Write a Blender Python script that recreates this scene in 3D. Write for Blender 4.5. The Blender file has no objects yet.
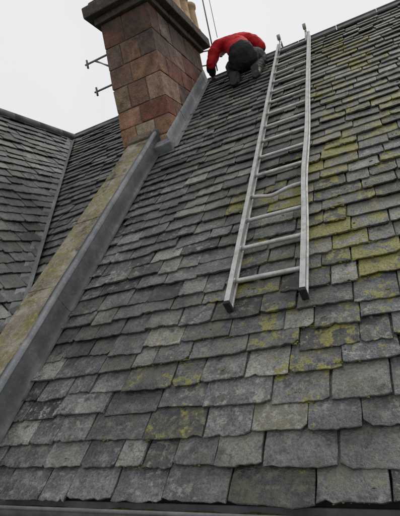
import bpy, bmesh, math, random
from mathutils import Vector, Matrix, noise as mnoise
DEBUG=0
D=1.5
TH=math.radians(40); C=math.cos(TH); S=math.sin(TH)
scene=bpy.context.scene
# ------------------------------------------------------------ helpers
def roofp(a,s,n): return Vector((a, s*C-n*S, s*S+n*C))
def new_obj(name,verts,faces,mat=None,parent=None,smooth=False):
    me=bpy.data.meshes.new(name); me.from_pydata([tuple(v) for v in verts],[],faces); me.update()
    ob=bpy.data.objects.new(name,me); scene.collection.objects.link(ob)
    if mat: me.materials.append(mat)
    if parent: ob.parent=parent
    if smooth: me.polygons.foreach_set('use_smooth',[True]*len(me.polygons))
    return ob
def empty(name,loc=(0,0,0)):
    e=bpy.data.objects.new(name,None); scene.collection.objects.link(e); e.empty_display_size=.2
    return e
class MB:
    """mesh accumulator with a per-vertex colour"""
    def __init__(s): s.v=[];s.f=[];s.c=[]
    def add(s,vs,fs,col=(0,0,0,1)):
        o=len(s.v); s.v+= [tuple(v) for v in vs]; s.f+=[tuple(i+o for i in f) for f in fs]; s.c+=[col]*len(vs)
    def obj(s,name,mat,parent=None,smooth=False):
        ob=new_obj(name,s.v,s.f,mat,parent,smooth)
        at=ob.data.color_attributes.new("tone",'FLOAT_COLOR','POINT')
        flat=[x for c in s.c for x in c]; at.data.foreach_set("color",flat)
        return ob
def bevel_box(lo,hi,bev=.008,jit=0,xf=None,rnd=random):
    bm=bmesh.new(); bmesh.ops.create_cube(bm,size=1)
    lo=Vector(lo);hi=Vector(hi); c=(lo+hi)/2; d=hi-lo
    for v in bm.verts:
        v.co=Vector((v.co.x*d.x+c.x+rnd.uniform(-jit,jit),v.co.y*d.y+c.y+rnd.uniform(-jit,jit),v.co.z*d.z+c.z+rnd.uniform(-jit,jit)))
    if bev>0: bmesh.ops.bevel(bm,geom=bm.edges[:],offset=bev,segments=2,affect='EDGES',profile=.6)
    bm.verts.index_update()
    vs=[(xf(*v.co) if xf else v.co.copy()) for v in bm.verts]; fs=[[v.index for v in f.verts] for f in bm.faces]
    bm.free(); return vs,fs
def tube(path,r,n=10,cap=True):
    path=[Vector(p) for p in path]; vs=[];fs=[]
    up=None
    for i,p in enumerate(path):
        t=(path[min(i+1,len(path)-1)]-path[max(i-1,0)]).normalized()
        if up is None:
            up=Vector((0,0,1)) if abs(t.z)<.9 else Vector((1,0,0))
        u=t.cross(up).normalized(); w=u.cross(t).normalized(); up=w
        rr=r[i] if isinstance(r,(list,tuple)) else r
        for k in range(n):
            an=2*math.pi*k/n; vs.append(p+u*rr*math.cos(an)+w*rr*math.sin(an))
    for i in range(len(path)-1):
        for k in range(n):
            fs.append((i*n+k,i*n+(k+1)%n,(i+1)*n+(k+1)%n,(i+1)*n+k))
    if cap:
        fs.append(tuple(range(n-1,-1,-1))); fs.append(tuple(range((len(path)-1)*n,len(path)*n)))
    return vs,fs
def lathe(prof,c,n=24):
    vs=[];fs=[]
    for r,z in prof:
        for k in range(n):
            an=2*math.pi*k/n; vs.append(Vector((c[0]+r*math.cos(an),c[1]+r*math.sin(an),c[2]+z)))
    for i in range(len(prof)-1):
        for k in range(n): fs.append((i*n+k,i*n+(k+1)%n,(i+1)*n+(k+1)%n,(i+1)*n+k))
    return vs,fs
# ------------------------------------------------------------ materials
class NT:
    def __init__(s,name):
        s.m=bpy.data.materials.new(name); s.m.use_nodes=True; s.t=s.m.node_tree
        s.b=s.t.nodes['Principled BSDF']
    def n(s,typ,**kw):
        nd=s.t.nodes.new(typ)
        for k,v in kw.items():
            if k.startswith('_'): setattr(nd,k[1:],v)
            else: nd.inputs[k.replace('__',' ')].default_value=v
        return nd
    def l(s,a,b): s.t.links.new(a,b)
    def noise(s,vec,scale,detail=4,rough=.6,dist=0):
        n=s.n('ShaderNodeTexNoise'); n.inputs['Scale'].default_value=scale; n.inputs['Detail'].default_value=min(detail,5)
        n.inputs['Roughness'].default_value=rough; n.inputs['Distortion'].default_value=dist
        if vec is not None: s.l(vec,n.inputs['Vector'])
        return n.outputs['Fac']
    def ramp(s,fac,stops):
        r=s.n('ShaderNodeValToRGB'); e=r.color_ramp.elements
        while len(e)<len(stops): e.new(.5)
        for el,(p,c) in zip(e,stops):
            el.position=p; el.color=(c,c,c,1) if isinstance(c,(int,float)) else (*c,1)
        s.l(fac,r.inputs['Fac']); return r.outputs['Color']
    def mix(s,fac,a,b,mode='MIX'):
        m=s.n('ShaderNodeMix',_data_type='RGBA',_blend_type=mode)
        for sock,val in ((m.inputs['Factor'],fac),(m.inputs['A'],a),(m.inputs['B'],b)):
            if isinstance(val,(int,float)): sock.default_value=val
            elif isinstance(val,tuple): sock.default_value=(*val,1)
            else: s.l(val,sock)
        return m.outputs['Result']
    def math(s,op,a,b=0.0):
        m=s.n('ShaderNodeMath',_operation=op)
        for sock,val in ((m.inputs[0],a),(m.inputs[1],b)):
            if isinstance(val,(int,float)): sock.default_value=val
            else: s.l(val,sock)
        return m.outputs[0]
    def bump(s,h,strength,dist=.01,prev=None):
        b=s.n('ShaderNodeBump'); b.inputs['Strength'].default_value=strength; b.inputs['Distance'].default_value=dist
        s.l(h,b.inputs['Height'])
        if prev is not None: s.l(prev,b.inputs['Normal'])
        return b.outputs['Normal']
    def pos(s): return s.n('ShaderNodeNewGeometry').outputs['Position']
    def tone(s):
        a=s.n('ShaderNodeAttribute'); a.attribute_name='tone'
        sp=s.n('ShaderNodeSeparateColor'); s.l(a.outputs['Color'],sp.inputs[0]); return a.outputs['Color'],sp.outputs[0],sp.outputs[1],sp.outputs[2]
    def out(s,col,rough=.8,normal=None,metal=0,spec=.5):
        for sock,val in ((s.b.inputs['Base Color'],col),(s.b.inputs['Roughness'],rough),(s.b.inputs['Metallic'],metal),(s.b.inputs['Specular IOR Level'],spec)):
            if isinstance(val,(int,float)): sock.default_value=val
            elif isinstance(val,tuple): sock.default_value=(*val,1)
            else: s.l(val,sock)
        if normal is not None: s.l(normal,s.b.inputs['Normal'])
        return s.m
def mat_slate():
    t=NT('weathered_slate'); p=t.pos(); col,r,g,b=t.tone()
    off=t.n('ShaderNodeVectorMath',_operation='MULTIPLY_ADD'); t.l(col,off.inputs[0]); off.inputs[1].default_value=(7,7,0); t.l(p,off.inputs[2])
    v=off.outputs[0]
    n9=t.noise(v,8,4,.72); n24=t.noise(v,26,4,.74); n90=t.noise(v,95,2,.75); big=t.noise(p,1.6,2,.6); 
    base=t.ramp(r,[(0,(.038,.041,.046)),(.25,(.078,.083,.091)),(.55,(.112,.116,.120)),(.8,(.165,.165,.160)),(1,(.26,.255,.235))])
    c=t.mix(1,base,t.ramp(n9,[(.28,.42),(.5,1),(.72,1.65)]),'MULTIPLY')
    c=t.mix(1,c,t.ramp(n90,[(.3,.5),(.5,1),(.7,1.5)]),'MULTIPLY')
    c=t.mix(1,c,t.ramp(big,[(.32,.62),(.5,1),(.68,1.3)]),'MULTIPLY')
    c=t.mix(t.ramp(n9,[(.54,0),(.70,.45)]),c,(.135,.118,.088))
    lf=t.math('MULTIPLY',t.ramp(n24,[(.54,0),(.62,1)]),t.ramp(big,[(.40,.05),(.6,.85)]))
    c=t.mix(lf,c,(.33,.325,.285))
    n13=t.noise(v,13,4,.78)
    c=t.mix(t.math('MULTIPLY',t.ramp(n13,[(.42,0),(.60,1)]),t.math('MULTIPLY',g,.85)),c,(.115,.112,.060))
    c=t.mix(t.ramp(n13,[(.32,.8),(.45,0)]),c,(.032,.031,.028))
    mm=t.math('ADD',t.math('MULTIPLY',t.math('SUBTRACT',n24,.5),1.7),t.math('SUBTRACT',b,.70))
    mm=t.math('ADD',mm,t.math('MULTIPLY',t.math('SUBTRACT',t.noise(p,9,3,.65),.5),2.1))
    ms=t.ramp(mm,[(.0,0),(.14,.9)])
    c=t.mix(ms,c,t.ramp(n90,[(.3,(.11,.11,.03)),(.7,(.30,.275,.07))]))
    nb=t.bump(t.math('ADD',n24,t.math('MULTIPLY',n90,.35)),.9,.011)
    ro=t.ramp(n13,[(.3,.38),(.7,.66)])
    return t.out(c,ro,nb,0,.5)
def mat_stone(name,soot=True):
    t=NT(name); p=t.pos(); col,r,g,b=t.tone()
    c=t.mix(1,col,t.ramp(t.noise(p,8,5,.7,.3),[(.3,.5),(.5,1),(.72,1.5)]),'MULTIPLY')
    c=t.mix(1,c,t.ramp(t.noise(p,60,4,.75),[(.3,.6),(.5,1),(.7,1.4)]),'MULTIPLY')
    sp=t.n('ShaderNodeSeparateXYZ'); t.l(p,sp.inputs[0])
    if soot:
        hz=t.math('MULTIPLY',t.math('SUBTRACT',sp.outputs[2],3.30),.62)
        sf=t.math('ADD',hz,t.math('MULTIPLY',t.math('SUBTRACT',t.noise(p,3.2,5,.75,.6),.5),2.6))
        sf=t.ramp(sf,[(.05,.05),(.7,.85)])
        c=t.mix(sf,c,t.ramp(t.noise(p,20,4,.7),[(.3,(.036,.031,.029)),(.7,(.10,.085,.076))]))
    gr=t.ramp(t.noise(p,4.2,5,.75,.5),[(.60,0),(.72,.5)])
    c=t.mix(gr,c,(.17,.155,.13))
    nb=t.bump(t.math('ADD',t.noise(p,14,5,.75),t.math('MULTIPLY',t.noise(p,90,2,.6),.25)),.9,.022)
    return t.out(c,.9,nb,0,.25)
def mat_coping():
    t=NT('mossy_coping_stone'); p=t.pos()
    c=t.ramp(t.noise(p,6,5,.7),[(.3,(.15,.13,.10)),(.5,(.27,.24,.19)),(.7,(.42,.39,.33))])
    m=t.ramp(t.noise(p,7,5,.75,.8),[(.47,0),(.58,.85)])
    c=t.mix(m,c,t.ramp(t.noise(p,30),[(.3,(.13,.12,.045)),(.7,(.30,.26,.09))]))
    k=t.ramp(t.noise(p,3.4,5,.75,.8),[(.53,0),(.64,.85)]); c=t.mix(k,c,(.065,.058,.048))
    c=t.mix(t.ramp(t.noise(p,45,4,.8),[(.55,0),(.66,.7)]),c,(.45,.43,.38))
    nb=t.bump(t.noise(p,25,5,.7),.8,.015)
    return t.out(c,.92,nb,0,.2)
def mat_lead(name='weathered_lead',v=1.0):
    t=NT(name); p=t.pos()
    c=t.ramp(t.noise(p,5,5,.65,.4),[(.3,(.055*v,.058*v,.062*v)),(.55,(.088*v,.092*v,.098*v)),(.75,(.16*v,.163*v,.165*v))])
    c=t.mix(t.ramp(t.noise(p,40,5,.8),[(.55,0),(.7,.5)]),c,(.2*v,.205*v,.2*v))
    c=t.mix(t.ramp(t.noise(p,2.2,5,.7),[(.55,0),(.7,.55)]),c,(.05*v,.047*v,.038*v))
    nb=t.bump(t.noise(p,9,4,.5),.45,.02)
    return t.out(c,t.ramp(t.noise(p,14),[(.3,.55),(.7,.8)]),nb,0,.35)
def mat_alu():
    t=NT('dull_aluminium'); p=t.pos()
    n=t.noise(p,14,5,.7)
    c=t.ramp(n,[(.3,(.34,.34,.33)),(.5,(.48,.48,.47)),(.7,(.58,.58,.58))])
    d=t.ramp(t.noise(p,55,5,.8,.4),[(.56,0),(.68,.7)]); c=t.mix(d,c,(.16,.15,.13))
    return t.out(c,t.ramp(n,[(.3,.62),(.7,.42)]),None,.55,.5)
def simple(name,col,rough=.8,scale=25,amp=.35,metal=0,bs=.4,bd=.004,spec=.4):
    t=NT(name); p=t.pos()
    c=t.mix(1,col,t.ramp(t.noise(p,scale,4,.7,.2),[(.3,1-amp),(.5,1.0),(.7,1+amp)]),'MULTIPLY')
    return t.out(c,rough,t.bump(t.noise(p,scale*2.2,3,.7),bs,bd),metal,spec)
def mat_cloth(name,col):
    t=NT(name); p=t.pos()
    c=t.mix(1,col,t.ramp(t.noise(p,10,4,.6,.5),[(.3,.75),(.5,1.0),(.7,1.15)]),'MULTIPLY')
    nb=t.bump(t.noise(p,11,2,.5,1.2),.8,.02)
    return t.out(c,.75,nb,0,.3)
M_SL=mat_slate(); M_ST=mat_stone('sooty_sandstone'); M_WALL=mat_stone('rubble_sandstone',False)
M_CO=mat_coping(); M_LEAD=mat_lead(); M_LEADL=mat_lead('pale_lead',2.3); M_AL=mat_alu()
M_DECK=simple('sarking_underlay',(.02,.02,.02),.95)
M_MOSS=simple('moss_green_yellow',(.25,.23,.055),1,70,.6,0,1,.01,.1)
M_MOSS2=simple('moss_olive',(.11,.115,.04),1,70,.6,0,1,.01,.1)
M_MORT=simple('lime_mortar',(.17,.14,.115),.95,30,.4,0,.8,.01,.1)
M_POT=simple('buff_terracotta',(.40,.28,.17),.85,9,.4,0,.4,.01,.25)
M_GUT=simple('grey_painted_iron',(.13,.135,.14),.6,12,.35,0,.4,.004)
M_RUB=simple('black_rubber',(.02,.02,.02),.85)
M_STEEL=simple('galvanised_steel',(.20,.19,.18),.55,40,.4,.6)
M_RED=mat_cloth('red_jacket_cloth',(.52,.014,.022)); M_BLK=mat_cloth('black_jacket_cloth',(.016,.016,.019))
M_TR=mat_cloth('dark_work_trousers',(.020,.021,.026)); M_BOOT=simple('boot_leather',(.035,.025,.018),.6)
M_SKIN=simple('skin',(.50,.29,.21),.55,30,.08); M_HAIR=simple('dark_hair',(.025,.018,.012),.7,120,.5,0,1,.01)
# ------------------------------------------------------------ slates
def moss_at(a,s):
    cl=[(-.63,1.42,.20,.62),(-.32,2.05,.20,.78),(-.33,2.74,.20,.78),(-.92,2.45,.12,.62),(-.6,2.43,.14,.78),(-.22,3.9,.3,.6),(-.2,5.0,.4,.6),(-1.1,1.15,.18,.5),
        (-1.25,3.0,.2,.2),(-.05,1.7,.22,.6),(-.75,1.75,.17,.5),(.3,3.0,.4,.55),(-1.0,.95,.14,.4),(-.45,1.2,.18,.5),(-.1,3.3,.16,.7),(0,4.4,.2,.65),(-.78,3.3,.12,.5),(-.45,4.3,.15,.5)]
    m=.0
    for x,y,r,k in cl: m=max(m,k*math.exp(-((a-x)**2+((y-s)*.7)**2)/(2*r*r)))
    m+=.20*max(0,min(1,(a+1.3)/1.0))
    return m
def slates(name,fr,a0,a1,s0,s1,seed,mat,parent,mossf,e0=.128,e1=.112,skip=None,dark=0):
    R=random.Random(seed); mb=MB(); s=s0-.012; edges=[]; k=0
    while s<s1-.05:
        e=e0+(e1-e0)*(s-s0)/(s1-s0); e*=R.uniform(.94,1.06)
        L=min(e*2.2,s1-s)
        a=a0+(R.uniform(-.18,0) if k%2 else R.uniform(-.1,0)); drift=R.uniform(0,9)
        while a<a1:
            w=R.choice([.13,.15,.175,.19,.20,.215,.23,.25,.29])*R.uniform(.93,1.07)
            l=max(a,a0);r=min(a+w,a1); a+=w
            if r-l<.05: continue
            if skip and skip((l+r)/2,s+e*.5): continue
            g=R.uniform(.0012,.0048); l+=g;r-=g
            sb=s+R.gauss(0,.007)+.008*math.sin(l*2.1+drift); tk=R.uniform(.009,.017); rot=R.gauss(0,.016)
            sl=R.gauss(0,.008)
            if R.random()<.012: sb-=R.uniform(.015,.035)
            n0=.035+R.uniform(-.002,.007); 
            if R.random()<.06: n0+=.008
            W=r-l; pts=[]
            nb=9; cl=R.choice([0,0,0,.006,.010,.022]) ; cr=R.choice([0,0,0,.006,.010,.022])
            chip=R.randint(1,nb-1) if R.random()<.3 else -1; cd=R.uniform(.004,.013)
            belly=R.uniform(-.003,.003)
            for i in range(nb+1):
                u=i/nb+(R.uniform(-.03,.03) if 0<i<nb else 0); x=u*W; y=R.gauss(0,.0024)-belly*math.sin(math.pi*u)
                if i==0: y+=cl
                if i==nb: y+=cr
                if i==chip: y+=cd
                pts.append((x,y))
            for i in range(1,5):
                pts.append((W+R.gauss(0,.0018),L*i/4))
            for i in range(4,0,-1):
                pts.append((R.gauss(0,.0018),L*i/4))
            cx=W/2; vs=[];N=len(pts); cw=R.gauss(0,.0018)
            for lev,(ins,h) in enumerate(((0,0),(.0,.82*tk),(.0022,tk))):
                for (x,y) in pts:
                    ii=ins*R.uniform(.2,2.0) if lev==2 else 0
                    xx=x+(ii if x<cx else -ii) if abs(x-cx)>W*.45 else x
                    yy=y+ii if y<L*.12 else y
                    if lev==0: yy=y+(.003 if y<L*.12 else 0)
                    X=xx-cx; ca=math.cos(rot)
                    aa=l+cx+X*ca-(yy)*math.sin(rot); ss=sb+yy*ca+X*math.sin(rot)+X*sl
                    nn=n0*(1-yy/L)+h+.001+cw*X*10
                    vs.append(fr(aa,min(ss,s1),nn))
            fs=[]
            for lev in range(2):
                for i in range(N):
                    j=(i+1)%N; fs.append((lev*N+i,lev*N+j,(lev+1)*N+j,(lev+1)*N+i))
            fs.append(tuple(range(2*N,3*N)))
            mo=mossf((l+r)/2,s)
            tone=min(1,max(0,R.gauss(.47,.27)-dark)); 
            q=R.random()
            if q<.05: tone=R.uniform(.85,1)
            elif q<.09: tone=0
            al=min(1,max(0,R.gauss(.22,.25)+mo*.6))
            mb.add(vs,fs,(tone,al,min(1,max(0,mo*R.uniform(.5,1.15)+R.uniform(0,.15))),1))
            edges.append((l,r,sb,n0,tk,mo))
        s+=e;k+=1
    return mb.obj(name,mat,parent),edges
house=empty('stone_house')
sE,sR=.393*D,3.99*D
A0=-1.345*D; A1=3.4
ymain,edges=slates('slate_roof',roofp,A0,A1,sE,sR,11,M_SL,house,moss_at)
yE,zE=sE*C,sE*S; yR,zR=sR*C,sR*S; yB=2*yR-yE; GZ=zE-5.2
def prism_x(name,x0,x1,prof,mat,parent):
    n=len(prof); vs=[(x0,y,z) for y,z in prof]+[(x1,y,z) for y,z in prof]
    fs=[tuple(range(n)),tuple(range(2*n-1,n-1,-1))]+[(i,(i+1)%n,n+(i+1)%n,n+i) for i in range(n)]
    return new_obj(name,vs,fs,mat,parent)
w=prism_x('roof_deck',-4.2,A1,[(yE+.015,zE),(yR,zR-.012),(yB-.015,zE),(yB,zE-.1),(yE+.015,zE-.1)],M_DECK,house)
ymb=MB(); vs,fs=bevel_box((-2.6,yE+.12,GZ),(A1-.03,yB-.12,zE-.104),.01); ymb.add(vs,fs,(.27,.21,.16,1)); ymb.obj('walls',M_WALL,house)
def backp(a,s,n):
    p=roofp(a,s,n); return Vector((p.x,2*yR-p.y,p.z))
slates('slate_roof_back',backp,A0,A1,sE,sR,5,M_SL,house,lambda a,s:.1,.2,.2)
mb=MB(); vs,fs=bevel_box((-2.6,yE-.002,zE-.2),(A1,yE+.013,zE-.004),.003); mb.add(vs,fs); mb.obj('fascia',M_GUT,house)
mb=MB(); n=14
gy,gz,gr=yE-.040,zE+.002,.036
xs=[-2.6+i*.5 for i in range(13)]
for rr,flip in ((gr,0),(gr-.004,1)):
    vs=[];fs=[]
    for x in xs:
        for k in range(n+1):
            an=math.pi+math.pi*k/n
            vs.append((x,gy+rr*math.cos(an),gz+1.5*rr*math.sin(an)))
    for i in range(len(xs)-1):
        for k in range(n): fs.append((i*(n+1)+k,i*(n+1)+k+1,(i+1)*(n+1)+k+1,(i+1)*(n+1)+k))
    mb.add(vs,fs)
v,f=tube([(x,gy-gr+.002,gz+.002) for x in xs],.008,8); mb.add(v,f)
mb.obj('gutter',M_GUT,house,True)
mb=MB(); vs=[];fs=[]
for i in range(200):
    x=-2.6+i*.03
    for j in range(5):
        y=gy-.028+j*.014; vs.append((x,y,gz-.022+.014*mnoise.noise(Vector((x*9,y*30,0)))))
for i in range(199):
    for j in range(4): fs.append((i*5+j,i*5+j+1,(i+1)*5+j+1,(i+1)*5+j))
mb.add(vs,fs); mb.obj('gutter_silt',M_MOSS2,house)
# ridge
mb=MB(); R=random.Random(3)
x=-4.25
while x<A1:
    l=.46
    for sg in (1,-1):
        def fr(a,s_,n_,sg=sg): return Vector((a,yR-sg*(s_*C+n_*S),zR-s_*S+n_*C))
        v,f=bevel_box((x,-.012,.040),(x+l-.006,.10,.054),.004,.003,fr,R); mb.add(v,f)
    v,f=tube([(x,yR,zR+.062),(x+l-.006,yR,zR+.062)],.018,8); mb.add(v,f)
    x+=l
mb.obj('ridge',M_LEAD,house)
# ------------------------------------------------------------ skew wall, coping, lead
hs=.137*D; aL=-1.56*D; sTop=2.74*D
mb=MB(); v,f=bevel_box((aL+.03,sE-.1,-.3),(A0-.012,sR-.25,hs-.065),.01,0,roofp); mb.add(v,f,(.24,.17,.13,1)); mb.obj('skew_wall',M_WALL,house)
mb=MB(); s=sE-.12; R=random.Random(8)
while s<sTop:
    l=R.uniform(.62,.85); 
    v,f=bevel_box((aL+R.uniform(-.006,.006),s,hs-.063),(A0-.02,min(s+l,sTop+.02)-.007,hs-.004),.012,.006,roofp,R); mb.add(v,f); s+=l
mb.obj('skew_coping',M_CO,house)
mb=MB(); s=sE-.1
def leadstrip(prof,s,s2,seed,lift):
    vs=[];fs=[];m=len(prof); ns=16
    for i in range(ns+1):
        ss=s+(s2-s)*i/ns
        for a,nn in prof:
            w=.010*mnoise.noise(Vector((ss*4+seed,a*9,nn*9)))
            vs.append(roofp(a+w+lift,ss,nn+w+lift))
    for i in range(ns):
        for j in range(m-1): fs.append((i*m+j,i*m+j+1,(i+1)*m+j+1,(i+1)*m+j))
    return vs,fs
i=0
while True:
    e=min(s+1.25,sTop+.12)
    prof=[(A0+.030,.050),(A0+.012,.052),(A0+.004,.06),(A0,.09),(A0,hs*.6),(A0-.002,hs-.004),(A0-.008,hs+.004),(A0-.03,hs+.006),(A0-.055,hs+.003),(A0-.058,hs-.004)]
    v,f=leadstrip(prof,s,e+.05,i*0,.0018*(i%2)); mb.add(v,f)
    s=e;i+=1
    if e>=sTop+.1: break
mb.obj('skew_lead_flashing',M_LEAD,house,True)
mb=MB(); v,f=leadstrip([(A0+.004,hs-.018),(A0+.004,hs+.005),(A0-.004,hs+.010),(A0-.028,hs+.010),(A0-.03,hs+.004)],sE-.1,sTop+.05,0,.003); mb.add(v,f)
mb.obj('lead_drip_edge',M_LEADL,house,True)
mb=MB(); v,f=leadstrip([(aL+.02,hs-.08),(aL-.0,.06),(aL-.14,.052)],sE-.05,sR-.1,4,.0); mb.add(v,f); mb.obj('skew_soaker',M_LEAD,house,True)
# ------------------------------------------------------------ chimney
chim=empty('chimney')
x0,x1,y0,y1=-2.485,-1.8525,3.126,4.51; zt=4.27
mb=MB(); v,f=bevel_box((x0+.014,y0+.014,1.6),(x1-.014,y1-.014,zt-.01),0); mb.add(v,f,(.2,.17,.14,1)); mb.obj('mortar_core',M_MORT,chim)
mb=MB(); R=random.Random(21)
pal=[(.29,.13,.085),(.24,.105,.07),(.32,.18,.12),(.33,.23,.16),(.23,.14,.10),(.27,.17,.13),(.19,.095,.07),(.15,.10,.085),(.24,.17,.13)]
low=[(.33,.19,.12),(.36,.24,.16),(.40,.32,.24),(.30,.20,.14)]
def blk(xa,ya,xb,yb,za,zb):
    c=R.choice(low if zb<3.1 else pal); k=R.uniform(.65,1.1)
    v,f=bevel_box((xa+.004,ya+.004,za+.004),(xb-.004,yb-.004,zb-.004),.008,.005,None,R)
    mb.add(v,f,(c[0]*k,c[1]*k,c[2]*k,1))
z=1.6;k=0
while z<zt-.02:
    h=R.choice([.2,.23,.25,.27]); zb=min(z+h,zt)
    if zt-zb<.12: zb=zt
    q=.20
    if k%2==0:
        m=R.uniform(.4,.6)*(x1-x0)+x0
        for (a,b) in ((y0,y0+q),(y1-q,y1)):
            blk(x0,a,m,b,z,zb); blk(m,a,x1,b,z,zb)
        ys=[y0+q]
    else:
        for (a,b) in ((y0,y0+q),(y1-q,y1)): blk(x0+q,a,x1-q,b,z,zb)
        ys=[y0]
    yend=y1-q if k%2==0 else y1
    while yend-ys[-1]>.55: ys.append(ys[-1]+R.uniform(.26,.46))
    ys.append(yend)
    for a,b in zip(ys[:-1],ys[1:]):
        blk(x1-q,a,x1,b,z,zb); blk(x0,a,x0+q,b,z,zb)
    z=zb;k+=1
mb.obj('shaft_blocks',M_ST,chim)
mb=MB()
z=zt
for pr,h,c in ((.045,.075,(.15,.12,.10)),(.125,.13,(.16,.135,.115)),(.07,.07,(.17,.15,.13))):
    n=3
    for i in range(n):
        ya=y0-pr+(y1-y0+2*pr)*i/n; yb=y0-pr+(y1-y0+2*pr)*(i+1)/n
        v,f=bevel_box((x0-pr,ya+.003,z+.002),(x1+pr,yb-.003,z+h-.002),.014,.006,None,R); mb.add(v,f,(*c,1))
    z+=h
mb.obj('cornice',M_ST,chim)
zc=z
mb=MB()
for i,yy in enumerate((3.40,3.68,3.96,4.24,4.50)):
    for xx in (-1.885,-2.32):
        hh=.36+.08*R.random()
        prof=[(.115,-.02),(.11,.03),(.09,.05),(.085,hh*.7),(.083,hh-.07),(.102,hh-.055),(.105,hh-.015),(.095,hh),(.072,hh),(.07,hh*.5),(.07,0)]
        v,f=lathe(prof,(xx,yy,zc),20); mb.add(v,f)
mb.obj('chimney_pots',M_POT,chim,True)
mb=MB(); 
v,f=bevel_box((x0+.03,y0+.05,zc-.01),(x1-.03,y1-.05,zc+.05),.03,.01,None,R); mb.add(v,f,(.2,.18,.16,1)); mb.obj('flaunching',M_MORT,chim)
mb=MB(); 
s=4.0; i=0
while s<sR-.02:
    e=min(s+.62,sR)
    vs=[];fs=[]
    prof=[(x1+.065,.050),(x1+.02,.052),(x1+.008,.065),(x1+.007,.12),(x1+.008,.19),(x1+.0,.195)]
    m=len(prof)
    for q in range(9):
        ss=s+(e+.03-s)*q/8
        for a,nn in prof:
            w=.005*mnoise.noise(Vector((ss*6,a*9,nn*9)))
            vs.append(roofp(a+w+.0025*(i%2),ss,nn+w))
    for q in range(8):
        for j in range(m-1): fs.append((q*m+j,q*m+j+1,(q+1)*m+j+1,(q+1)*m+j))
    mb.add(vs,fs); s=e;i+=1
mb.obj('chimney_lead_flashing',M_LEADL,chim,True)
mb=MB(); R=random.Random(4)
v,f=bevel_box((A0-.03,3.95,.03),(x1+.02,4.09,.13),.012,.010,roofp,R); mb.add(v,f)
mb.obj('lead_saddle',M_LEADL,chim)
mb=MB(); v,f=bevel_box((aL,sTop-.05,hs-.01),(A0-.07,sTop+.12,hs+.03),.012,.01,roofp,R); mb.add(v,f); mb.obj('mortar_fillet',M_MORT,chim)
# ------------------------------------------------------------ brackets + aerial
br=empty('aerial_bracket'); mb=MB()
for zz,ln in ((3.98,.36),(3.62,.30)):
    v,f=tube([(x0+.05,y0+.10,zz),(x0-ln,y0+.10,zz)],.011,8); mb.add(v,f)
    v,f=tube([(x0-ln+.03,y0+.10,zz-.05),(x0-ln+.03,y0+.10,zz+.05)],.012,8); mb.add(v,f)
    v,f=bevel_box((x0-.012,y0+.05,zz-.05),(x0+.004,y0+.15,zz+.05),.003); mb.add(v,f)
v,f=tube([(x0-.05,y0+.3,3.9),(x0-.27,y0+.16,4.02),(x0-.36,y0+.1,3.98)],.006,6); mb.add(v,f)
v,f=tube([(x0+.0,y0+.10,3.80),(x0-.20,y0+.10,3.97)],.008,6); mb.add(v,f)
mb.obj('bracket_arms',M_STEEL,br,True)
ae=empty('tv_aerial'); mb=MB()
px_,py_=-1.70,4.63
v,f=tube([(px_,py_,4.0),(px_,py_,6.3)],.009,8); mb.add(v,f)
v,f=tube([(px_+.09,py_+.02,4.45),(px_+.085,py_+.02,6.1)],.004,6); mb.add(v,f)
for zz in (4.1,4.3):
    v,f=tube([(px_,py_,zz),(x1-.1,4.50,zz)],.008,6); mb.add(v,f)
v,f=tube([(px_-.1,py_,6.2),(px_+1.0,py_+.3,6.2)],.01,6); mb.add(v,f)
for i in range(9):
    x=px_+i*.11; y=py_+i*.033; v,f=tube([(x+.03,y-.12,6.21),(x-.03,y+.12,6.21)],.004,5); mb.add(v,f)
mb.obj('aerial_mast',M_STEEL,ae,True)
# ------------------------------------------------------------ neighbouring house
nb_=empty('neighbouring_house')
slates('party_roof_slates',roofp,-4.3,aL-.02,sE,sR,31,M_SL,nb_,lambda a,s:.1,dark=.18)
tanp=1.598; phi=math.atan(tanp); Xb=-1.63*D; zb=.653*D
Xr=-2.816*D; zr=zb+(Xb-Xr)*tanp; SL=(Xb-Xr)/math.cos(phi)
def wingp(a,s,n): return Vector((Xb-s*math.cos(phi)+n*math.sin(phi),a,zb+s*math.sin(phi)+n*math.cos(phi)))
slates('wing_slates',wingp,.2,yR+1.0,0,SL,41,M_SL,nb_,lambda a,s:.1,dark=.08)
def wingb(a,s,n):
    p=wingp(a,s,n); return Vector((2*Xr-p.x,p.y,p.z))
slates('wing_slates_far',wingb,.2,yR+1.0,0,SL,43,M_SL,nb_,lambda a,s:.1,.2,.2)
prof=[(Xb-.03,GZ),(Xb-.03,zb-.02),(Xr,zr-.02),(2*Xr-Xb+.03,zb-.02),(2*Xr-Xb+.03,GZ)]
vs=[(x,.22,z) for x,z in prof]+[(x,yR+1.0,z) for x,z in prof]; n=5
wm=MB(); wm.add(vs,[tuple(range(n)),tuple(range(2*n-1,n-1,-1))]+[(i,(i+1)%n,n+(i+1)%n,n+i) for i in range(n)],(.25,.2,.16,1)); wm.obj('wing_walls',M_WALL,nb_)
mb=MB(); va=roofp(-1.75*D,1.34*D,.05); vb=roofp(-2.74*D,3.80*D,.05)
dirv=(vb-va); va=va-dirv*.12; dirv=vb-va
vs=[];fs=[]
for i in range(25):
    p=va+dirv*i/24
    vs+= [p+Vector((.075,0,.03)),p+Vector((0,0,.0+.012)),p+Vector((-.05,0,.095))]
for i in range(24):
    for j in range(2): fs.append((i*3+j,i*3+j+1,i*3+j+4,i*3+j+3))
mb.add(vs,fs); mb.obj('valley_lead',M_LEADL,nb_)
mb=MB(); y=.2
while y<yR+1.0:
    v,f=tube([(Xr,y,zr+.03),(Xr,y+.44,zr+.03)],.07,10); mb.add(v,f); y+=.45
mb.obj('wing_ridge',M_LEAD,nb_,True)
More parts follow.
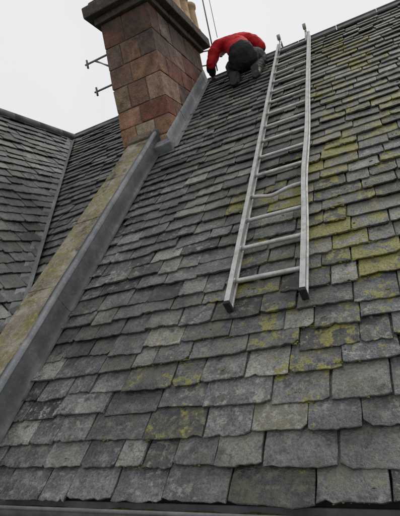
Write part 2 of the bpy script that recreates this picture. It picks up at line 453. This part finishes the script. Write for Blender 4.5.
# ------------------------------------------------------------ moss clumps
def ico(sub):
    bm=bmesh.new(); bmesh.ops.create_icosphere(bm,subdivisions=sub,radius=1); bm.verts.index_update()
    r=[v.co.copy() for v in bm.verts],[[v.index for v in f.verts] for f in bm.faces]; bm.free(); return r
icov,icof=ico(2); ic1v,ic1f=ico(1)
R=random.Random(77); mA=MB(); mB_=MB()
def clump(mb,a,s,n,r):
    sd=R.uniform(0,50); vs=[]
    big=r>.007
    for c in (icov if big else ic1v):
        k=1+.6*mnoise.noise(c*1.9+Vector((sd,0,0)))+.35*mnoise.noise(c*5+Vector((0,sd,0)))
        q=c*k; vs.append(roofp(a+q.x*r*1.3,s+q.y*r*.75,n+q.z*r*.40))
    mb.add(vs,icof if big else ic1f)
for (l,r,sb,n0,tk,mo) in edges:
    if l>1.6: continue
    if R.random()<mo*1.3+.03:
        c=R.uniform(l,r); big=mo>.35 and R.random()<.5
        sp=R.uniform(.012,.05)
        for _ in range(R.randint(4,22 if mo>.3 else 8)):
            rr=R.uniform(.0018,.0055)*(1.7 if big and R.random()<.4 else 1)
            clump(mA if R.random()<.2+mo*.8 else mB_,c+R.gauss(0,sp),sb-rr*.3+abs(R.gauss(0,.006))-.002+(R.uniform(0,.06) if R.random()<.25 else 0),n0*.93+tk+rr*.05-.002,rr)
    if R.random()<.14+mo*.5:
        for _ in range(R.randint(2,9)):
            clump(mB_,l+R.gauss(0,.003),sb+R.uniform(0,.11),n0*.8+tk*.6,R.uniform(.002,.005))
mA.obj('moss_yellow',M_MOSS,house,True); mB_.obj('moss_olive',M_MOSS2,house,True)
# ------------------------------------------------------------ roof ladder
lad=empty('roof_ladder'); mb=MB()
aLl,aRl=-.546*D,-.289*D; sb0,sb1=.992*D,4.04*D
def railoff(s,right):
    t=(s-sb0)/(sb1-sb0)
    if right: return -.011*math.exp(-((t-.24)/.08)**2)+.004*math.exp(-((t-.42)/.1)**2)
    return .003*math.sin(t*6)
def rail(a0_,right):
    pr=[(-.014,.0),(.014,.0),(.014,.007),(.006,.010),(.006,.050),(.014,.053),(.014,.060),(-.014,.060),(-.014,.053),(-.006,.050),(-.006,.010),(-.014,.007)]
    m=len(pr); vs=[];fs=[]; ns=60
    for i in range(ns+1):
        s=sb0+(sb1-sb0)*i/ns
        for a,n in pr: vs.append(roofp(a0_+a+railoff(s,right),s,n+.056))
    for i in range(ns):
        for j in range(m): fs.append((i*m+j,i*m+(j+1)%m,(i+1)*m+(j+1)%m,(i+1)*m+j))
    fs.append(tuple(range(m))); fs.append(tuple(range(ns*m,(ns+1)*m)))
    mb.add(vs,fs)
rail(aLl,False); rail(aRl,True)
mb.obj('rails',M_AL,lad)
mb=MB()
for i in range(16):
    s=1.115*D+i*.184*D; n=.086
    path=[]
    for q in range(13):
        t=q/12; a=aLl+.006+(aRl-aLl-.012)*t+ (railoff(s,True)*t)
        ds=0;dn=0
        if i==3: ds=-.030*math.exp(-((t-.40)/.27)**2); dn=-.012*math.exp(-((t-.4)/.2)**2)
        path.append(roofp(a,s+ds,n+dn))
    v,f=tube(path,.013,12); mb.add(v,f)
    for e_,sg in ((aLl,1),(aRl+railoff(s,True),-1)):
        v,f=tube([roofp(e_+sg*.006,s,n),roofp(e_+sg*.012,s,n)],.019,12); mb.add(v,f)
mb.obj('rungs',M_AL,lad,True)
mb=MB()
for a in (aLl,aRl):
    v,f=bevel_box((a-.017,sb0-.008,.052),(a+.017,sb0+.014,.120),.004,0,roofp); mb.add(v,f)
mb.obj('feet',M_RUB,lad)
mb=MB(); mw=MB()
for a in (aLl+.03,aRl-.03):
    sh=sb1-.32
    hook=[roofp(a,sh,.10),roofp(a,sb1-.06,.12),roofp(a,sb1+.02,.14)]
    top=roofp(a,sR,.18)
    hook+=[top+Vector((0,.05,.03)),top+Vector((0,.14,.03)),top+Vector((0,.22,-.04)),top+Vector((0,.30,-.16)),top+Vector((0,.33,-.28))]
    v,f=tube(hook,.012,8); mb.add(v,f)
    v,f=tube([roofp(a,sb1-.05,.11),roofp(a,sb1-.02,.19)],.009,8); mb.add(v,f)
    w0=roofp(a-.018,sb1-.02,.19); w1=roofp(a+.018,sb1-.02,.19)
    v,f=tube([w0,w1],.035,16); mw.add(v,f)
mb.obj('ridge_hooks',M_AL,lad,True); mw.obj('wheels',simple('grey_plastic_wheel',(.36,.36,.30),.7),lad)
# ------------------------------------------------------------ roofer
man=empty('roofer')
J={ 'pel':((-1.20,4.14,3.77),.185,.170),'sp1':((-1.23,4.20,3.91),.180,.158),'sp2':((-1.29,4.28,4.05),.190,.155),'chest':((-1.36,4.35,4.16),.190,.150),
 'neck':((-1.45,4.45,4.23),.080,.080),'skull':((-1.53,4.54,4.24),.07,.07),
 'shL':((-1.55,4.32,4.13),.100,.100),'shR':((-1.16,4.40,4.16),.105,.105),
 'elL':((-1.67,4.29,3.93),.070,.070),'wrL':((-1.73,4.46,3.87),.045,.045),
 'elR':((-1.01,4.46,3.98),.072,.072),'wrR':((-1.16,4.64,3.93),.045,.045),
 'hipL':((-1.29,4.17,3.74),.13,.13),'hipR':((-1.09,4.12,3.74),.13,.13),
 'knL':((-1.45,4.46,3.88),.085,.09),'knR':((-1.05,4.47,3.88),.085,.09),
 'shnL':((-1.39,4.31,3.72),.088,.088),'shnR':((-1.05,4.31,3.72),.088,.088),
 'anL':((-1.34,4.11,3.55),.064,.066),'anR':((-1.06,4.09,3.535),.064,.066),
 'toL':((-1.33,3.99,3.43),.052,.045),'toR':((-1.05,3.97,3.41),.052,.045)}
E=[('pel','sp1'),('sp1','sp2'),('sp2','chest'),('chest','neck'),('neck','skull'),('chest','shL'),('chest','shR'),('shL','elL'),('elL','wrL'),('shR','elR'),('elR','wrR'),
 ('pel','hipL'),('pel','hipR'),('hipL','knL'),('hipR','knR'),('knL','shnL'),('shnL','anL'),('knR','shnR'),('shnR','anR'),('anL','toL'),('anR','toR')]
def skinmesh(name,J,E,root,sub,mats,parent):
    names=[k for k in J if any(k in e for e in E)]; idx={k:i for i,k in enumerate(names)}
    me=bpy.data.meshes.new(name+'_sk'); me.from_pydata([J[k][0] for k in names],[(idx[a],idx[b]) for a,b in E],[])
    ob=bpy.data.objects.new(name,me); scene.collection.objects.link(ob)
    md=ob.modifiers.new('s','SKIN'); md.use_smooth_shade=True; md.branch_smoothing=.6
    for k,i in idx.items():
        d=me.skin_vertices[0].data[i]; d.radius=(J[k][1],J[k][2]); d.use_root=(k in root)
    sb=ob.modifiers.new('d','SUBSURF'); sb.levels=sub; sb.render_levels=sub
    dg=bpy.context.evaluated_depsgraph_get(); dg.update()
    m2=bpy.data.meshes.new_from_object(ob.evaluated_get(dg)); bpy.data.objects.remove(ob)
    o2=bpy.data.objects.new(name,m2); scene.collection.objects.link(o2); o2.parent=parent
    m2.materials.clear()
    for m in mats: m2.materials.append(m)
    m2.polygons.foreach_set('use_smooth',[True]*len(m2.polygons))
    return o2
body=skinmesh('body',J,E,('pel',),3,[M_RED,M_BLK,M_TR,M_BOOT,M_SKIN],man)
segmat={('pel','sp1'):1,('sp1','sp2'):0,('sp2','chest'):0,('chest','neck'):0,('neck','skull'):4,('chest','shL'):0,('chest','shR'):0,('shL','elL'):0,('elL','wrL'):1,('shR','elR'):0,('elR','wrR'):1,
 ('pel','hipL'):2,('pel','hipR'):2,('hipL','knL'):2,('hipR','knR'):2,('knL','shnL'):2,('shnL','anL'):2,('knR','shnR'):2,('shnR','anR'):2,('anL','toL'):3,('anR','toR'):3}
NV=[(v.co.copy(),v.normal.copy()) for v in body.data.vertices]
for v,(c,nrm) in zip(body.data.vertices,NV):
    q=Vector((c.x,c.y,c.z*1.6)); v.co=c+nrm*(.016*mnoise.noise(q*8)+.018*(abs(mnoise.noise(q*12+Vector((5,0,0))))-.2))
segs=[(Vector(J[a][0]),Vector(J[b][0])-Vector(J[a][0]),J[a][1],J[b][1],mi) for (a,b),mi in segmat.items()]
mis=[]
for p in body.data.polygons:
    c=NV[p.vertices[0]][0]; best=9;bm_=0
    for A,d,ra,rb,mi in segs:
        t=max(0,min(1,(c-A).dot(d)/d.length_squared))
        ds=(c-A-d*t).length-(ra*(1-t)+rb*t)
        if ds<best: best=ds;bm_=mi
    mis.append(bm_)
body.data.polygons.foreach_set('material_index',mis)
mb=MB()
for an,to in (('anL','toL'),('anR','toR')):
    A=Vector(J[to][0])+Vector((0,-.02,-.035)); B=Vector(J[an][0])+Vector((0,-.055,.03)); ax=(B-A).normalized(); sx=Vector((1,.1,0)); sx=(sx-ax*sx.dot(ax)).normalized(); nn=ax.cross(sx); 
    if nn.y>0: nn=-nn
    ln=(B-A).length; vs=[];M=14
    for lev in (0,.026):
        for i in range(M+1):
            for sg in (-1,1):
                u=i/M; w=.046*(1-.22*math.exp(-((u-.6)/.16)**2))*min(1,math.sqrt(max(.06,min(u,1-u)*7)))
                vs.append(A+ax*ln*u+sx*sg*w+nn*(lev+.012))
    fs=[]; K=2*(M+1)
    for i in range(M):
        fs.append((2*i,2*i+1,2*i+3,2*i+2)); fs.append((K+2*i,K+2*i+1,K+2*i+3,K+2*i+2))
        for o in(0,1): fs.append((2*i+o,2*i+2+o,K+2*i+2+o,K+2*i+o))
    fs.append((0,1,K+1,K)); fs.append((K-2,K-1,2*K-1,2*K-2)); mb.add(vs,fs)
mb.obj('boot_soles',M_RUB,man)
def head():
    mb=MB(); F=Vector((-.62,.62,-.48)).normalized(); 
    Up=(Vector((-.25,.35,.9))-F*Vector((-.25,.35,.9)).dot(F)).normalized(); Rr=F.cross(Up)
    c0=Vector((-1.565,4.575,4.245)); vs=[];n=24;mr=18
    def P(x,y,z): return c0+Rr*x+F*y+Up*z
    for i in range(mr+1):
        ph=math.pi*i/mr
        for k in range(n):
            an=2*math.pi*k/n
            x=math.sin(ph)*math.sin(an)*.076; y=math.sin(ph)*math.cos(an)*.096; z=math.cos(ph)*.118
            if z<0: x*=1-.3*(-z/.118); y*=1-.12*(-z/.118)
            if y>.05:
                if abs(x)<.016 and -.045<z<.012: y+=.024*(1-abs(x)/.016)*(1-max(0,(z+.03))/.045)
                if .005<z<.03 and .015<abs(x)<.045: y-=.008
                if -.07<z<-.052: y+=.004
            vs.append(P(x,y,z))
    fs=[(i*n+k,i*n+(k+1)%n,(i+1)*n+(k+1)%n,(i+1)*n+k) for i in range(mr) for k in range(n)]
    mb.add(vs,fs)
    for sg in(-1,1):
        e=[P(sg*(.076+.016*abs(q.y)),-.005+q.x*.02+q.z*.004,-.005+q.y*.032) for q in icov]; mb.add(e,icof)
    mb.obj('head',M_SKIN,man,True)
    mb=MB()
    for sg in(-1,1): mb.add([P(sg*.03+q.x*.012,.083+q.y*.01,.015+q.z*.007) for q in icov],icof)
    mb.add([P(q.x*.024,.086+q.y*.008,-.06+q.z*.004) for q in icov],icof)
    mb.obj('eyes_and_mouth',M_HAIR,man,True)
    mb=MB(); vs=[]
    for q in icov:
        k=1.10+.05*mnoise.noise(q*4)
        y=q.y*.096*k; z=q.z*.118*k; x=q.x*.08*k
        if y>.03 and z<.05: y=.03; 
        if z<-.06: z=-.06
        vs.append(P(x,y-.006,z+.004))
    mb.add(vs,icof); mb.obj('hair',M_HAIR,man,True)
head()
def hand(name,W,F,N,side):
    W=Vector(W);F=Vector(F).normalized();N=Vector(N);N=(N-F*N.dot(F)).normalized();Rr=F.cross(N)*side
    J2={'w':(W,.024,.026),'p':(W+F*.045,.030,.018),'p2':(W+F*.075,.034,.015)}
    E2=[('w','p'),('p','p2')]; roots=['w']
    for i,(o,l) in enumerate(((-.03,.062),(-.01,.075),(.01,.08),(.03,.07))):
        b=W+F*.07+Rr*o; k=f'f{i}'
        J2[k+'a']=(b,.009,.009);J2[k+'b']=(b+F*l*.5-N*.006,.0085,.0085);J2[k+'c']=(b+F*l*.8-N*.022,.008,.008);J2[k+'d']=(b+F*l*.95-N*.036,.007,.007)
        E2+=[(k+'a',k+'b'),(k+'b',k+'c'),(k+'c',k+'d')]; roots.append(k+'a')
    b=W+F*.03+Rr*.022
    J2['ta']=(b,.012,.012);J2['tb']=(b+F*.025+Rr*.028-N*.008,.010,.010);J2['tc']=(b+F*.052+Rr*.034-N*.02,.009,.009)
    E2+=[('ta','tb'),('tb','tc')]; roots.append('ta')
    skinmesh(name,J2,E2,roots,2,[M_SKIN],man)
hand('hand_left',J['wrL'][0],(-.15,.75,-.25),(.3,-.3,1),1)
hand('hand_right',J['wrR'][0],(-.75,.4,-.2),(0,.3,1),-1)
# ------------------------------------------------------------ ground
g=simple('grass_ground',(.06,.085,.03),1,.8,.4,0,.5,.05)
new_obj('ground',[(-600,-600,GZ),(600,-600,GZ),(600,600,GZ),(-600,600,GZ)],[(0,1,2,3)],g)
# ------------------------------------------------------------ world, sun, camera
SE,SA=50,35
wd=bpy.data.worlds.new("World"); scene.world=wd; wd.use_nodes=True; nt=wd.node_tree
bg=nt.nodes['Background']; sky=nt.nodes.new('ShaderNodeTexSky'); sky.sky_type='NISHITA'; sky.sun_disc=False
sky.sun_elevation=math.radians(SE); sky.sun_rotation=math.radians(SA)
hsv=nt.nodes.new('ShaderNodeHueSaturation'); hsv.inputs['Saturation'].default_value=.2; nt.links.new(sky.outputs[0],hsv.inputs['Color'])
tc=nt.nodes.new('ShaderNodeTexCoord'); no=nt.nodes.new('ShaderNodeTexNoise'); no.inputs['Scale'].default_value=2.2; no.inputs['Detail'].default_value=4
nt.links.new(tc.outputs['Generated'],no.inputs['Vector'])
cr=nt.nodes.new('ShaderNodeValToRGB'); cr.color_ramp.elements[0].position=.3; cr.color_ramp.elements[0].color=(.82,.825,.84,1)
cr.color_ramp.elements[1].position=.7; cr.color_ramp.elements[1].color=(.89,.89,.90,1); nt.links.new(no.outputs['Fac'],cr.inputs['Fac'])
sc=nt.nodes.new('ShaderNodeVectorMath'); sc.operation='SCALE'; sc.inputs['Scale'].default_value=10.0; nt.links.new(cr.outputs[0],sc.inputs[0])
mx=nt.nodes.new('ShaderNodeMix'); mx.data_type='RGBA'; mx.inputs['Factor'].default_value=.93
nt.links.new(hsv.outputs[0],mx.inputs['A']); nt.links.new(sc.outputs[0],mx.inputs['B']); nt.links.new(mx.outputs['Result'],bg.inputs['Color'])
bg.inputs['Strength'].default_value=.1
sl=bpy.data.lights.new('sun','SUN'); sl.energy=1.0; sl.angle=math.radians(14); sl.color=(1,.97,.93)
so=bpy.data.objects.new('sun',sl); scene.collection.objects.link(so)
sd=Vector((math.sin(math.radians(SA))*math.cos(math.radians(SE)),math.cos(math.radians(SA))*math.cos(math.radians(SE)),math.sin(math.radians(SE))))
so.rotation_euler=sd.to_track_quat('Z','Y').to_euler()
cam=bpy.data.cameras.new('camera'); co=bpy.data.objects.new('camera',cam); scene.collection.objects.link(co)
H=Vector((-950,219,436)).normalized(); SS=Vector((112,-381,436)).normalized(); NN=-(H.cross(SS)).normalized()
Ac=-H; Yc=SS*C-NN*S; Uc=SS*S+NN*C
right=Vector((Ac.x,Yc.x,Uc.x)); up=-Vector((Ac.y,Yc.y,Uc.y)); back=-Vector((Ac.z,Yc.z,Uc.z))
back.normalize(); right=(right-back*right.dot(back)).normalized(); up=back.cross(right)
m=Matrix((right,up,back)).transposed().to_4x4(); m.translation=roofp(0,0,D); co.matrix_world=m
cam.sensor_fit='VERTICAL'; cam.sensor_height=24; cam.lens=24*436/516; cam.clip_end=2000; cam.clip_start=.02
if DEBUG:
    k=4.0; cam.lens*=k; cam.shift_x=k*(240-200)/516; cam.shift_y=k*(258-60)/516
scene.camera=co
scene.view_settings.view_transform='Standard'; scene.view_settings.look='None'; scene.view_settings.exposure=0
